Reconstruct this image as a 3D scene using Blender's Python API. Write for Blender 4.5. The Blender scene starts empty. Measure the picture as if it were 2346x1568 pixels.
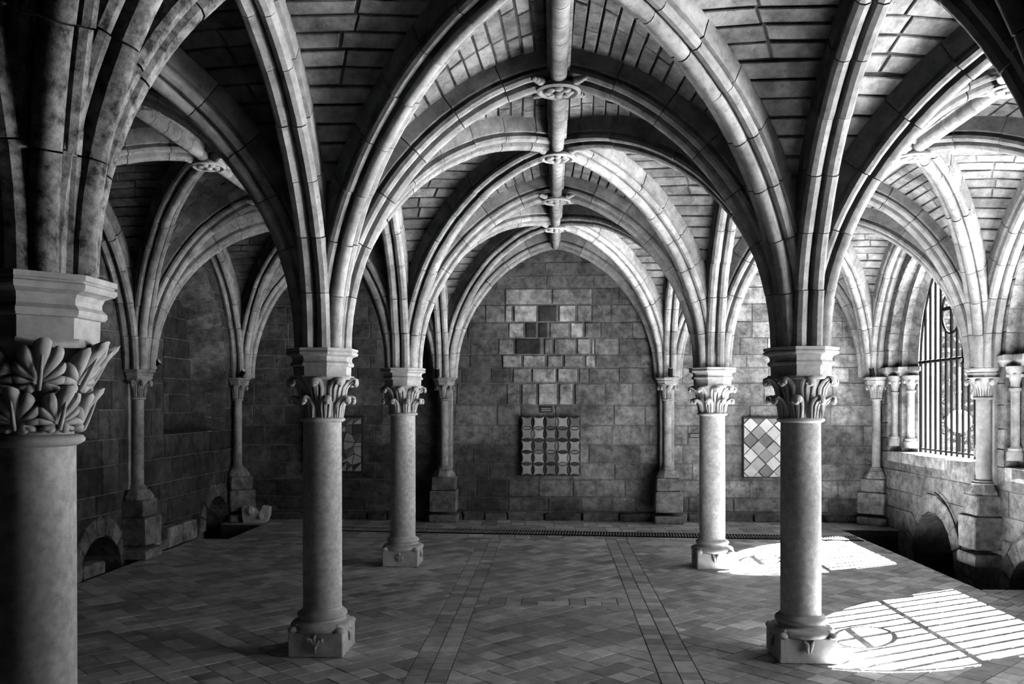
import bpy, math, random
from mathutils import Vector as V
RND = random.Random(11)
sc = bpy.context.scene
C = sc.collection
PI = math.pi
sin, cos, rad = math.sin, math.cos, math.radians

# ------------------------------------------------------------------ camera, world, sun, exposure
FPX, YAW, HORIZON = 2019.0, 0.0457, 925.7
CAM = V((-0.0423, 0.0, 1.672))
cd = bpy.data.cameras.new('camera')
co = bpy.data.objects.new('camera', cd); C.objects.link(co)
cd.sensor_width = 36; cd.lens = FPX / 2346 * 36
cd.shift_y = (HORIZON - 784) / 2346
cd.clip_start = 0.05
co.location = CAM; co.rotation_euler = (PI / 2, 0, YAW)
sc.camera = co

w = bpy.data.worlds.new('sky'); sc.world = w; w.use_nodes = True
bg = w.node_tree.nodes['Background']
bg.inputs[0].default_value = (1, 1, 1, 1); bg.inputs[1].default_value = 1.9
sd = bpy.data.lights.new('sun', 'SUN'); so = bpy.data.objects.new('sun', sd); C.objects.link(so)
sd.energy = 105; sd.angle = rad(0.06)
SUN = V((-1, -0.55, -1.06)).normalized()
so.rotation_euler = SUN.to_track_quat('-Z', 'Y').to_euler()
so.location = (12, 14, 12)
vs = sc.view_settings
vs.view_transform = 'Standard'; vs.look = 'None'; vs.gamma = 1; vs.use_curve_mapping = False
vs.exposure = 1.85
sc.cycles.max_bounces = 8; sc.cycles.diffuse_bounces = 1
sc.cycles.use_denoising = True
sc.cycles.sample_clamp_indirect = 8

# ------------------------------------------------------------------ materials (all grey: a black and white picture)
def mat(name, base=0.4, rough=0.9, use_tone=True, spots=0.5, big=0.5, bump=0.35, scale=1.0, lo=0.35, spec=0.3, pits=0.0, metal=0.0):
    m = bpy.data.materials.new(name); m.use_nodes = True
    nt = m.node_tree; N = nt.nodes; L = nt.links
    b = N['Principled BSDF']
    b.inputs['Roughness'].default_value = rough
    b.inputs['Metallic'].default_value = metal
    b.inputs['Specular IOR Level'].default_value = spec
    g = N.new('ShaderNodeNewGeometry')
    def noise(sc_, det=4, r=0.6):
        n = N.new('ShaderNodeTexNoise'); n.inputs['Scale'].default_value = sc_ * scale
        n.inputs['Detail'].default_value = det; n.inputs['Roughness'].default_value = r
        L.new(g.outputs['Position'], n.inputs['Vector']); return n
    def mr(src, a0, a1, b0, b1):
        r = N.new('ShaderNodeMapRange'); r.inputs[1].default_value = a0; r.inputs[2].default_value = a1
        r.inputs[3].default_value = b0; r.inputs[4].default_value = b1
        L.new(src, r.inputs[0]); return r.outputs[0]
    def mul(a, bb):
        x = N.new('ShaderNodeMath'); x.operation = 'MULTIPLY'; L.new(a, x.inputs[0])
        if isinstance(bb, float): x.inputs[1].default_value = bb
        else: L.new(bb, x.inputs[1])
        return x.outputs[0]
    if use_tone:
        at = N.new('ShaderNodeAttribute'); at.attribute_name = 'tone'; val = mul(at.outputs['Fac'], base / 0.4)
    else:
        vv = N.new('ShaderNodeValue'); vv.outputs[0].default_value = base; val = vv.outputs[0]
    if big > 0:
        val = mul(val, mr(noise(1.3, 5, 0.65).outputs['Fac'], 0.36, 0.62, 1 - big, 1.12))
    n2 = noise(9, 6, 0.7)
    if spots > 0:
        val = mul(val, mr(n2.outputs['Fac'], 0.36, 0.62, 1 - spots, 1.15))
    hgt = n2.outputs['Fac']
    n3 = noise(55, 3, 0.6)
    if pits > 0:
        vo = N.new('ShaderNodeTexVoronoi'); vo.inputs['Scale'].default_value = 16 * scale
        L.new(g.outputs['Position'], vo.inputs['Vector'])
        val = mul(val, mr(vo.outputs['Distance'], 0.08, 0.2, 1 - pits, 1.0))
    cl = N.new('ShaderNodeMath'); cl.operation = 'MINIMUM'; cl.inputs[1].default_value = 0.8; L.new(val, cl.inputs[0])
    cb = N.new('ShaderNodeCombineColor')
    for i in range(3): L.new(cl.outputs[0], cb.inputs[i])
    L.new(cb.outputs[0], b.inputs['Base Color'])
    if bump > 0:
        ad = N.new('ShaderNodeMath'); ad.operation = 'ADD'; L.new(hgt, ad.inputs[0]); L.new(mul(n3.outputs['Fac'], 0.25), ad.inputs[1])
        bp = N.new('ShaderNodeBump'); bp.inputs['Strength'].default_value = bump; bp.inputs['Distance'].default_value = 0.02 / scale
        L.new(ad.outputs[0], bp.inputs['Height']); L.new(bp.outputs[0], b.inputs['Normal'])
    return m

M = dict(
    wall=mat('wall_stone', 0.4, 0.92, spots=0.6, big=0.55, bump=0.7, pits=0.45),
    web=mat('vault_stone', 0.4, 0.92, spots=0.45, big=0.68, bump=0.5, pits=0.25),
    mortar=mat('lime_mortar', 0.16, 0.95, use_tone=False, spots=0.4, big=0.3, bump=0.4),
    rib=mat('rib_stone', 0.52, 0.88, spots=0.35, big=0.4, bump=0.3, pits=0.3),
    soot=mat('sooty_stone', 0.4, 0.9, spots=0.9, big=0.4, bump=0.5, scale=2.2),
    marble=mat('grey_marble', 0.54, 0.6, use_tone=False, spots=0.3, big=0.12, bump=0.06, scale=3.0),
    carved=mat('carved_stone', 0.6, 0.8, use_tone=False, spots=0.2, big=0.2, bump=0.12, scale=1.6),
    dressed=mat('dressed_stone', 0.36, 0.85, use_tone=False, spots=0.35, big=0.35, bump=0.25, pits=0.2),
    tile=mat('floor_tile', 0.4, 0.62, spots=0.25, big=0.3, bump=0.12, spec=0.4),
    grout=mat('floor_grout', 0.06, 0.95, use_tone=False, spots=0.3, big=0.3, bump=0.2),
    iron=mat('black_iron', 0.006, 0.8, use_tone=False, spots=0.2, big=0, bump=0.05, spec=0.08),
    glaze=mat('glazed_ceramic', 0.4, 0.25, spots=0.15, big=0.1, bump=0.04, spec=0.6),
    board=mat('dark_board', 0.03, 0.8, use_tone=False, spots=0.2, big=0, bump=0.05),
    print=mat('plaque_print', 0.5, 0.6, use_tone=False, spots=0, big=0, bump=0),
    pit=mat('wet_stone', 0.12, 0.6, use_tone=False, spots=0.5, big=0.4, bump=0.4),
    ground=mat('garden_gravel', 0.45, 0.95, use_tone=False, spots=0.4, big=0.3, bump=0.3),
    leaf=mat('leaf', 0.4, 0.5, spots=0.2, big=0.0, bump=0.0),
    bark=mat('bark', 0.1, 0.9, use_tone=False, spots=0.4, big=0.2, bump=0.4),
    globe=mat('lamp_globe', 0.55, 0.35, use_tone=False, spots=0.05, big=0.05, bump=0.0),
)
wm = bpy.data.materials.new('dark_water'); wm.use_nodes = True
b_ = wm.node_tree.nodes['Principled BSDF']
b_.inputs['Base Color'].default_value = (0.008, 0.008, 0.008, 1); b_.inputs['Roughness'].default_value = 0.04
M['water'] = wm

# ------------------------------------------------------------------ mesh helpers
class MB:
    def __init__(s): s.v = []; s.f = []; s.t = []
    def add(s, vs_, fs, tone=0.4):
        o = len(s.v); s.v += [tuple(p) for p in vs_]; s.f += [tuple(i + o for i in f) for f in fs]
        s.t += [tone] * len(vs_); return s
    def build(s, name, m, parent=None, smooth=None):
        me = bpy.data.meshes.new(name); me.from_pydata(s.v, [], s.f)
        a = me.attributes.new('tone', 'FLOAT', 'POINT'); a.data.foreach_set('value', s.t)
        if smooth is not None:
            me.polygons.foreach_set('use_smooth', [True] * len(me.polygons))
            if smooth < 179: me.set_sharp_from_angle(angle=rad(smooth))
        me.materials.append(M[m] if isinstance(m, str) else m)
        o = bpy.data.objects.new(name, me); C.objects.link(o)
        if parent: o.parent = parent
        return o
    # shapes
    def box(s, lo, hi, ch=0.0, tone=0.4, jit=0.0):
        x0, y0, z0 = lo; x1, y1, z1 = hi
        if ch <= 0:
            p = [(x, y, z) for z in (z0, z1) for y in (y0, y1) for x in (x0, x1)]
            return s.add(p, [(0, 2, 3, 1), (4, 5, 7, 6), (0, 1, 5, 4), (2, 6, 7, 3), (0, 4, 6, 2), (1, 3, 7, 5)], tone)
        # chamfered top and vertical edges
        def ring(z, i): return [(x0 + i, y0, z), (x1 - i, y0, z), (x1, y0 + i, z), (x1, y1 - i, z), (x1 - i, y1, z), (x0 + i, y1, z), (x0, y1 - i, z), (x0, y0 + i, z)]
        def inner(z, i): return [(x0 + 2 * i, y0 + i, z), (x1 - 2 * i, y0 + i, z), (x1 - i, y0 + 2 * i, z), (x1 - i, y1 - 2 * i, z), (x1 - 2 * i, y1 - i, z), (x0 + 2 * i, y1 - i, z), (x0 + i, y1 - 2 * i, z), (x0 + i, y0 + 2 * i, z)]
        P = inner(z0, ch) + ring(z0 + ch, ch) + ring(z1 - ch, ch) + inner(z1, ch)
        if jit: P = [tuple(c + RND.uniform(-jit, jit) for c in p) for p in P]
        F = [tuple(range(7, -1, -1)), tuple(range(24, 32))]
        for k in range(3):
            for i in range(8): j = (i + 1) % 8; F.append((k * 8 + i, k * 8 + j, k * 8 + 8 + j, k * 8 + 8 + i))
        return s.add(P, F, tone)
    def lathe(s, prof, n=32, c=(0, 0, 0), tone=0.4, cap=True, a0=0, a1=2 * PI):
        full = abs(a1 - a0 - 2 * PI) < 1e-6
        k = n if full else n + 1
        P = []; F = []
        for r, z in prof:
            for i in range(k):
                a = a0 + (a1 - a0) * i / n; P.append((c[0] + r * cos(a), c[1] + r * sin(a), c[2] + z))
        for q in range(len(prof) - 1):
            for i in range(n):
                j = (i + 1) % k; F.append((q * k + i, q * k + j, q * k + k + j, q * k + k + i))
        if cap and full: F += [tuple(range(k - 1, -1, -1)), tuple(range((len(prof) - 1) * k, len(prof) * k))]
        return s.add(P, F, tone)
    def tube(s, pts, r, n=8, tone=0.4, closed=False):
        pts = [V(p) for p in pts]; P = []; F = []; m = len(pts)
        ref = None
        for i, p in enumerate(pts):
            if closed: t = pts[(i + 1) % m] - pts[i - 1]
            else: t = pts[min(i + 1, m - 1)] - pts[max(i - 1, 0)]
            t.normalize()
            if ref is None: ref = V((0, 0, 1)) if abs(t.z) < 0.9 else V((1, 0, 0))
            a = t.cross(ref)
            if a.length < 1e-4: a = t.cross(V((0.3, 1, 0.2)))
            a.normalize(); bb = t.cross(a); ref = a.cross(t)
            rr = r[i] if isinstance(r, (list, tuple)) else r
            for k in range(n):
                an = 2 * PI * k / n; P.append(p + a * (rr * cos(an)) + bb * (rr * sin(an)))
        for i in range(m if closed else m - 1):
            i2 = (i + 1) % m
            for k in range(n): k2 = (k + 1) % n; F.append((i * n + k, i * n + k2, i2 * n + k2, i2 * n + k))
        if not closed: F += [tuple(range(n - 1, -1, -1)), tuple(range((m - 1) * n, m * n))]
        return s.add(P, F, tone)
    def ball(s, c, r, n=8, m=6, tone=0.4, sq=(1, 1, 1)):
        P = [(c[0], c[1], c[2] + r * sq[2])]; F = []
        for j in range(1, m):
            th = PI * j / m
            for i in range(n): a = 2 * PI * i / n; P.append((c[0] + r * sq[0] * sin(th) * cos(a), c[1] + r * sq[1] * sin(th) * sin(a), c[2] + r * sq[2] * cos(th)))
        P.append((c[0], c[1], c[2] - r * sq[2]))
        for i in range(n):
            j = (i + 1) % n; F.append((0, 1 + i, 1 + j)); F.append((len(P) - 1, 1 + (m - 2) * n + j, 1 + (m - 2) * n + i))
            for k in range(m - 2): F.append((1 + k * n + i, 1 + (k + 1) * n + i, 1 + (k + 1) * n + j, 1 + k * n + j))
        return s.add(P, F, tone)
    def prism(s, poly, n, h, ch=0.0, tone=0.4):
        # poly: list of 3D points (flat), extruded along n by h, front edge chamfered
        n = V(n); P = [V(p) for p in poly]; k = len(P); c = sum(P, V()) / k
        b0 = P; b1 = [p + n * (h - ch) for p in P]
        b2 = []
        for p in P:
            d = c - p; L = d.length
            b2.append(p + d * (min(ch / L, 0.4) if L > 0 else 0) + n * h)
        A = b0 + b1 + b2
        F = [tuple(range(2 * k, 3 * k))]
        for q in (0, k):
            for i in range(k): j = (i + 1) % k; F.append((q + i, q + j, q + k + j, q + k + i))
        return s.add(A, F, tone)

def empty(name, loc=(0, 0, 0), parent=None):
    o = bpy.data.objects.new(name, None); C.objects.link(o); o.location = loc
    if parent: o.parent = parent
    return o
def tag(o, label=None, cat=None, group=None, kind=None):
    if label: o['label'] = label
    if cat: o['category'] = cat
    if group: o['group'] = group
    if kind: o['kind'] = kind
    return o

CY, SY = cos(YAW), sin(YAW)
def project(p):
    dx, dy = p[0] - CAM.x, p[1]
    d = -dx * SY + dy * CY
    if d < 0.2: return None
    return 1173 + FPX * (dx * CY + dy * SY) / d, HORIZON - FPX * (p[2] - CAM.z) / d
def shown(pts, n=None):
    # projected area in photo pixels, 0 when outside the frame or facing away
    c = sum((V(p) for p in pts), V()) / len(pts)
    if n is not None and (CAM - c).dot(n) <= 0: return 0
    q = [project(p) for p in pts]
    if any(x is None for x in q): return 0
    cx = sum(x[0] for x in q) / len(q); cy = sum(x[1] for x in q) / len(q)
    if not (-40 < cx < 2386 and -40 < cy < 1608): return 0
    a = 0
    for i in range(len(q)): j = (i + 1) % len(q); a += q[i][0] * q[j][1] - q[j][0] * q[i][1]
    return abs(a) / 2

def stone_geo(P, n, gap=0.006, proud=0.012, ch=0.006):
    """a dressed block face: quad P (3D), outward normal n, set back from its neighbours by gap, standing proud of the mortar"""
    P = [V(p) for p in P]; n = V(n)
    lu = max(((P[1] - P[0]).length + (P[2] - P[3]).length) / 2, 1e-4); lv = max(((P[3] - P[0]).length + (P[2] - P[1]).length) / 2, 1e-4)
    def bil(u, v): return (P[0] * (1 - u) + P[1] * u) * (1 - v) + (P[3] * (1 - u) + P[2] * u) * v
    def ring(i, h):
        a = min(i / lu, 0.42); b = min(i / lv, 0.42)
        return [bil(a, b) + n * h, bil(1 - a, b) + n * h, bil(1 - a, 1 - b) + n * h, bil(a, 1 - b) + n * h]
    A = ring(gap, -0.02) + ring(gap, proud - ch) + ring(gap + ch, proud)
    F = [(8, 9, 10, 11)]
    for q in (0, 4):
        for i in range(4): j = (i + 1) % 4; F.append((q + i, q + j, q + 4 + j, q + 4 + i))
    return A, F

def emit(pieces, name, rest_name, m, parent, limit, minpx=90, smooth=None):
    """pieces: (verts, faces, tone, score). The largest in view become objects, the others one joined part."""
    order = sorted(range(len(pieces)), key=lambda i: -pieces[i][3])
    rest = MB(); n = 0
    for i in order:
        A, F, t, s_ = pieces[i]
        if n < limit and s_ > minpx:
            MB().add(A, F, t).build(name, m, parent, smooth); n += 1
        else: rest.add(A, F, t)
    if rest.v:
        o = rest.build(rest_name, m, parent, smooth); o['kind'] = 'stuff'
    return n

def clip_rect(poly, x0, y0, x1, y1):
    def clip(pts, ax, val, keep_less):
        out = []
        for i in range(len(pts)):
            a, b2 = pts[i], pts[(i + 1) % len(pts)]
            ia = (a[ax] <= val) if keep_less else (a[ax] >= val); ib = (b2[ax] <= val) if keep_less else (b2[ax] >= val)
            if ia: out.append(a)
            if ia != ib:
                t = (val - a[ax]) / (b2[ax] - a[ax]); out.append((a[0] + t * (b2[0] - a[0]), a[1] + t * (b2[1] - a[1])))
        return out
    for ax, val, kl in ((0, x0, False), (0, x1, True), (1, y0, False), (1, y1, True)):
        if len(poly) < 3: return []
        poly = clip(poly, ax, val, kl)
    return poly if len(poly) >= 3 else []
def area2(p): return abs(sum(p[i][0] * p[(i + 1) % len(p)][1] - p[(i + 1) % len(p)][0] * p[i][1] for i in range(len(p)))) / 2

# ------------------------------------------------------------------ plan
XS = [-4.55, -1.6, 1.6, 4.45]
YC = [-0.8, 2.556, 5.915, 9.144, 12.6]
YS = [-0.6, 2.75, 6.15, 9.4, 12.6]
XWL, XWR, YWB, YWF = -4.65, 4.55, 12.72, -0.95
ZS = 2.04
def sp(i, j): return V((XS[i], (YS if i in (0, 3) else YC)[j], 0))
def crown(j, mid=False):
    if mid: return 3.84 if j == 3 else 3.79
    return 3.88 if j == 4 else 3.79

# ------------------------------------------------------------------ floor
floor = tag(empty('floor'), 'diagonally laid square clay tile floor with two long straight tile bands', 'floor', kind='structure')
PITR = (3.8, 8.12, XWR, 11.9)
PITL = (XWL, 10.74, -4.05, 12.05)
RECTS = [(-4.45, YWF, 3.8, 10.74), (-4.05, 10.74, 3.8, 12.05), (XWL, 12.05, 3.8, YWB), (3.8, YWF, XWR, 8.12), (3.8, 11.9, XWR, YWB), (XWL, YWF, -4.45, 7.3)]
fb = MB()
for x0, y0, x1, y1 in RECTS: fb.box((x0, y0, -0.8), (x1, y1, -0.010))
fb.box((XWL - 1.6, YWF - .6, -1.0), (XWR + 1.6, YWB + .9, -0.8))
fb.build('bedding', 'grout', floor)
pl_half = 0.1816
def tiles(rect, ang, size, jit=0.05):
    x0, y0, x1, y1 = rect; out = []
    ca, sa = cos(ang), sin(ang); cx, cy = (x0 + x1) / 2, (y0 + y1) / 2
    Rr = math.hypot(x1 - x0, y1 - y0) / 2 + size * 2; n = int(Rr / size) + 1
    used = set()
    for b in range(-n, n + 1):
        for a in range(-n, n + 1):
            if (a, b) in used: continue
            w_ = 1
            if RND.random() < 0.22 and (a + 1, b) not in used: w_ = 2; used.add((a + 1, b))
            g = 0.0035
            u0, u1, v0, v1 = a * size + g, (a + w_) * size - g, b * size + g, (b + 1) * size - g
            poly = [(cx + u * ca - v * sa, cy + u * sa + v * ca) for u, v in ((u0, v0), (u1, v0), (u1, v1), (u0, v1))]
            poly = clip_rect(poly, x0 + 0.003, y0 + 0.003, x1 - 0.003, y1 - 0.003)
            if len(poly) < 3 or area2(poly) < 0.0006: continue
            out.append(poly)
    return out
polys = []
GY = 10.95
bandL, bandR = (-0.94, -0.68), (0.61, 0.87)
T = 0.15
for (x0, x1, y0, y1, kind) in [
    (-4.45, -0.94, YWF, 10.74, 'd'), (-4.05, -0.94, 10.74, GY, 'd'), (-0.94, -0.68, YWF, GY, 'b'),
    (-0.68, 0.61, YWF, 7.33, 'd'), (-0.68, 0.61, 7.33, 7.6, 'x'), (-0.68, 0.61, 7.6, GY, 'd'),
    (0.61, 0.87, YWF, GY, 'b'), (0.87, 3.8, YWF, GY, 'd'), (3.8, XWR, YWF, 8.12, 'd'), (XWL, -4.45, YWF, 7.3, 'd'),
    (-4.05, 3.8, GY, 12.05, 's'), (XWL, 3.8, 12.05, YWB, 's'), (3.8, XWR, 11.9, YWB, 's')]:
    if kind == 'd': polys += tiles((x0, y0, x1, y1), PI / 4, T)
    elif kind == 'b': polys += tiles((x0, y0, x1, y1), PI / 2, 0.13)
    elif kind == 'x': polys += tiles((x0, y0, x1, y1), 0, 0.135)
    else: polys += tiles((x0, y0, x1, y1), rad(2), 0.2)
pcs = []
for p in polys:
    h = RND.uniform(-0.002, 0.0); mb = MB()
    tone = RND.choice((0.34, 0.4, 0.47, 0.54, 0.6, 0.72)) * RND.uniform(0.88, 1.12)
    mb.prism([(x, y, -0.012) for x, y in p], (0, 0, 1), 0.012 + h, 0.002)
    pcs.append((mb.v, mb.f, tone, shown([(x, y, 0) for x, y in p])))
emit(pcs, 'floor_tile', 'paving', 'tile', floor, 300)
# water channels beside the walls
for nm, (x0, y0, x1, y1), lb in (('channel', PITR, 'dark water channel sunk between the floor and the windowed wall'), ('channel', PITL, 'black sunken water channel under the small arch in shaded wall')):
    ch = tag(empty(nm), lb, 'channel', kind='structure')
    pm = MB(); pm.box((x0 - 0.02, y0 - 0.02, -0.75), (x1 + 0.6, y1 + 0.02, -0.7)) if x0 > 0 else pm.box((x0 - 0.6, y0 - 0.02, -0.75), (x1 + 0.02, y1 + 0.02, -0.7))
    pm.build('channel_bed', 'pit', ch)
    wv = MB(); xa, xb = (x0, x1 + 1.2) if x0 > 0 else (x0 - 1.2, x1)
    wv.add([(xa, y0, -0.33), (xb, y0, -0.33), (xb, y1, -0.33), (xa, y1, -0.33)], [(0, 1, 2, 3)])
    wv.build('water', 'water', ch)

# ------------------------------------------------------------------ walls with coursed stones
def two_arc(hw, rise, d):
    """height of a pointed arch of half width hw and given rise at distance d from its middle"""
    c = (rise * rise - hw * hw) / (2 * hw); R_ = hw + c
    return math.sqrt(max(R_ * R_ - (abs(d) + c) ** 2, 0))
def half_at(hw, rise, h):
    c = (rise * rise - hw * hw) / (2 * hw); R_ = hw + c
    return max(math.sqrt(max(R_ * R_ - h * h, 0)) - c, 0)
class Pointed:
    def __init__(s, c, hw, sill, spring, apex): s.c, s.hw, s.sill, s.spring, s.apex = c, hw, sill, spring, apex
    def half(s, z):
        if z < s.sill or z > s.apex: return None
        return s.hw if z <= s.spring else half_at(s.hw, s.apex - s.spring, z - s.spring)
    def contour(s, n=9):
        out = [(-s.hw, s.sill + (s.spring - s.sill) * k / 5) for k in range(5)]
        rise = s.apex - s.spring; c = (rise ** 2 - s.hw ** 2) / (2 * s.hw); R_ = s.hw + c; fm = math.acos(c / R_)
        out += [(c - R_ * cos(fm * k / n), s.spring + R_ * sin(fm * k / n)) for k in range(n)]
        return [(s.c + a, b) for a, b in out] + [(s.c, s.apex)] + [(s.c - a, b) for a, b in reversed(out)]
class Round:
    def __init__(s, c, r, zc, zb=-0.8): s.c, s.r, s.zc, s.zb = c, r, zc, zb
    def half(s, z):
        if z < s.zb or z > s.zc + s.r: return None
        return s.r if z <= s.zc else math.sqrt(max(s.r ** 2 - (z - s.zc) ** 2, 0))
class Rect:
    def __init__(s, u0, u1, z0, z1): s.c = (u0 + u1) / 2; s.h = (u1 - u0) / 2; s.z0, s.z1 = z0, z1
    def half(s, z): return s.h if s.z0 < z < s.z1 else None
def spans(u0, u1, z0, z1, ops):
    """solid intervals of a wall strip between z0 and z1 as (left at z0, left at z1, right at z0, right at z1)"""
    zm = (z0 + z1) / 2; e = (z1 - z0) * 0.02; cuts = []
    for o in ops:
        h = o.half(zm)
        if h is None or h < 0.01: continue
        ha, hb = o.half(z0 + e), o.half(z1 - e)
        ha = h if ha is None else ha; hb = 0.0 if hb is None else hb
        cuts.append((o.c - h, o.c - ha, o.c - hb, o.c + ha, o.c + hb))
    cuts.sort(); out = []; la, lb = u0, u0
    for _, a, b, c_, d in cuts:
        if min(a, b) > min(la, lb) + 0.01: out.append((la, lb, a, b))
        la, lb = c_, d
    if u1 - max(la, lb) > 0.01: out.append((la, lb, u1, u1))
    return out
def wall_sheet(mb, at, u0, u1, z0, z1, ops, dz=0.07):
    zs = sorted(set([z0, z1] + [z for o in ops for z in (getattr(o, 'sill', z0), getattr(o, 'apex', z1), getattr(o, 'z0', z0), getattr(o, 'z1', z1)) if z0 < z < z1]))
    g = []
    for a, b in zip(zs, zs[1:]):
        k = max(1, int((b - a) / dz)); g += [(a + (b - a) * i / k, a + (b - a) * (i + 1) / k) for i in range(k)]
    for a, b in g:
        for la, lb, ra, rb in spans(u0, u1, a, b, ops): mb.add([at(la, a), at(ra, a), at(rb, b), at(lb, b)], [(0, 1, 2, 3)])
def courses(at, n, u0, u1, rows, ops, lo, hi, tone, gap=0.006, proud=0.014):
    out = []
    for a, b in zip(rows, rows[1:]):
        for la, lb, ra, rb in spans(u0, u1, a, b, ops):
            L0 = max(ra, rb) - min(la, lb); u = max(la, lb); end = min(ra, rb); cuts = []
            x = u + RND.uniform(lo * 0.4, hi)
            while x < end - lo * 0.5: cuts.append(x); x += RND.uniform(lo, hi)
            bounds = [(la, lb)] + [(c_, c_) for c_ in cuts] + [(ra, rb)]
            for (pa, pb), (qa, qb) in zip(bounds, bounds[1:]):
                if max(qa - pa, qb - pb) < 0.03: continue
                qa2, qb2 = max(qa, pa + 0.01), max(qb, pb + 0.01)
                P = [at(pa, a), at(qa2, a), at(qb2, b), at(pb, b)]
                A, F = stone_geo(P, n, gap * RND.uniform(0.6, 1.5), proud * RND.uniform(0.4, 1.25), 0.007)
                A = [p + V((RND.uniform(-1, 1), RND.uniform(-1, 1), RND.uniform(-1, 1))) * 0.002 for p in A]
                out.append((A, F, tone((pa + qa) / 2, (a + b) / 2), shown(P, n)))
    return out
def rows_of(z0, z1, h, fixed=()):
    pts = sorted([z0, z1] + [f for f in fixed if z0 < f < z1]); out = [z0]
    for a, b in zip(pts, pts[1:]):
        k = max(1, round((b - a) / h)); ws = [RND.uniform(0.8, 1.2) for _ in range(k)]; t = 0
        for q in ws: t += q; out.append(a + (b - a) * t / sum(ws))
    return out

# --- back wall
wb = tag(empty('wall_back'), 'weathered coursed stone end wall below the farthest vault arches', 'wall', kind='structure')
def at_back(u, z): return V((u, YWB, z))
def zpx(y): return CAM.z + (HORIZON - y) * 12.68 / FPX
def xpx(x): return CAM.x + (math.tan(math.atan((x - 1173) / FPX) - YAW)) * YWB
ZT = 4.3
m_ = MB(); wall_sheet(m_, at_back, XWL - 0.4, XWR + 0.9, -0.4, ZT, [], 4); m_.build('mortar_bed', 'mortar', wb)
PATCH = [  # the repaired area in the middle: rows of stones (left px, right px, tone)
    (660, 698, [(1156, 1264, 0.41), (1264, 1356, 0.38)]),
    (698, 738, [(1156, 1173, 0.41), (1176, 1230, 0.57), (1232, 1277, 0.06), (1279, 1319, 0.57), (1321, 1356, 0.46)]),
    (738, 775, [(1164, 1200, 0.49), (1203, 1230, 0.05), (1232, 1256, 0.05), (1258, 1304, 0.27), (1306, 1336, 0.54), (1339, 1375, 0.34)]),
    (775, 813, [(1141, 1178, 0.30), (1180, 1240, 0.05), (1246, 1265, 0.22), (1268, 1319, 0.30), (1321, 1352, 0.35), (1354, 1362, 0.46)]),
    (813, 843, [(1150, 1195, 0.43), (1197, 1249, 0.43), (1253, 1289, 0.34), (1291, 1336, 0.30), (1340, 1364, 0.43)]),
    (843, 878, [(1174, 1217, 0.38), (1218, 1274, 0.43), (1276, 1323, 0.46), (1325, 1348, 0.27)]),
    (878, 929, [(1160, 1191, 0.35), (1194, 1229, 0.46), (1232, 1277, 0.59), (1280, 1313, 0.51), (1316, 1386, 0.34)])]
ops = [Rect(xpx(r[2][0][0]), xpx(r[2][-1][1]), zpx(r[1]), zpx(r[0])) for r in PATCH]
ylist = [1210, 1172, 1140, 1100, 1062, 1020, 975, 929, 878, 843, 813, 775, 738, 698, 660, 630, 600, 570, 538]
rows = [zpx(y) for y in ylist] + [ZT]
def tone_b(u, z): return (0.21 + 0.1 * min(max((u + 0.6) / 3.2, -0.9), 1)) * RND.uniform(0.7, 1.35)  # stones darken away from the windowed side: light falloff put into the colour
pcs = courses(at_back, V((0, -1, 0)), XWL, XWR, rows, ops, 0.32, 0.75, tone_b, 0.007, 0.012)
for y0, y1, st in PATCH:
    for a, b, t in st:
        P = [at_back(xpx(a), zpx(y1)), at_back(xpx(b), zpx(y1)), at_back(xpx(b), zpx(y0)), at_back(xpx(a), zpx(y0))]
        A, F = stone_geo(P, V((0, -1, 0)), 0.012, RND.uniform(0.012, 0.026), 0.010)
        pcs.append((A, F, t, shown(P, V((0, -1, 0)))))
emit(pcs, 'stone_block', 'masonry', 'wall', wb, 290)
# low kerb of rough stones along its foot
kerb = tag(empty('baseboard_back'), 'low kerb of rough dark stones along the foot of end wall', 'kerb', kind='structure')
x = XWL + 0.02
while x < XWR - 0.1:
    l = RND.uniform(0.25, 0.6); x1 = min(x + l, XWR - 0.02)
    MB().box((x, YWB - RND.uniform(0.09, 0.13), -0.01), (x1 - 0.012, YWB, RND.uniform(0.09, 0.12)), 0.015, RND.uniform(0.12, 0.25), 0.006).build('kerb_stone', 'wall', kerb); x = x1 + 0.004

# --- right wall with pointed windows
WIN = [11.0, 7.88, 4.45]
SILL, SPR = 1.03, 2.15
wr = tag(empty('wall_right'), 'sunlit side stone wall pierced by tall pointed windows', 'wall', kind='structure')
def at_r(u, z): return V((XWR, u, z))
drR = [Round(10.85, 0.58, -0.22), Round(8.62, 0.42, -0.24)]
wops = [Pointed(c_, 1.28, SILL, SPR, 3.72) for c_ in WIN]
m_ = MB(); wall_sheet(m_, at_r, YWF, YWB + 0.3, -0.8, ZT, wops + drR)
def at_ro(u, z): return V((5.05, u, z))
wall_sheet(m_, at_ro, YWF - 0.5, YWB + 0.8, -0.8, ZT, [Pointed(c_, 1.06, SILL - 0.04, SPR, 3.78) for c_ in WIN])
m_.build('mortar_bed', 'mortar', wr)
rows = rows_of(-0.75, ZT, 0.23, (0.0, SILL, SPR))
pcs = courses(at_r, V((-1, 0, 0)), YWF, YWB, rows, wops + [Round(d.c, d.r + 0.23, d.zc) for d in drR], 0.28, 0.6, lambda u, z: 0.24 * RND.uniform(0.7, 1.3))
emit(pcs, 'stone_block', 'masonry', 'wall', wr, 260)
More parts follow.
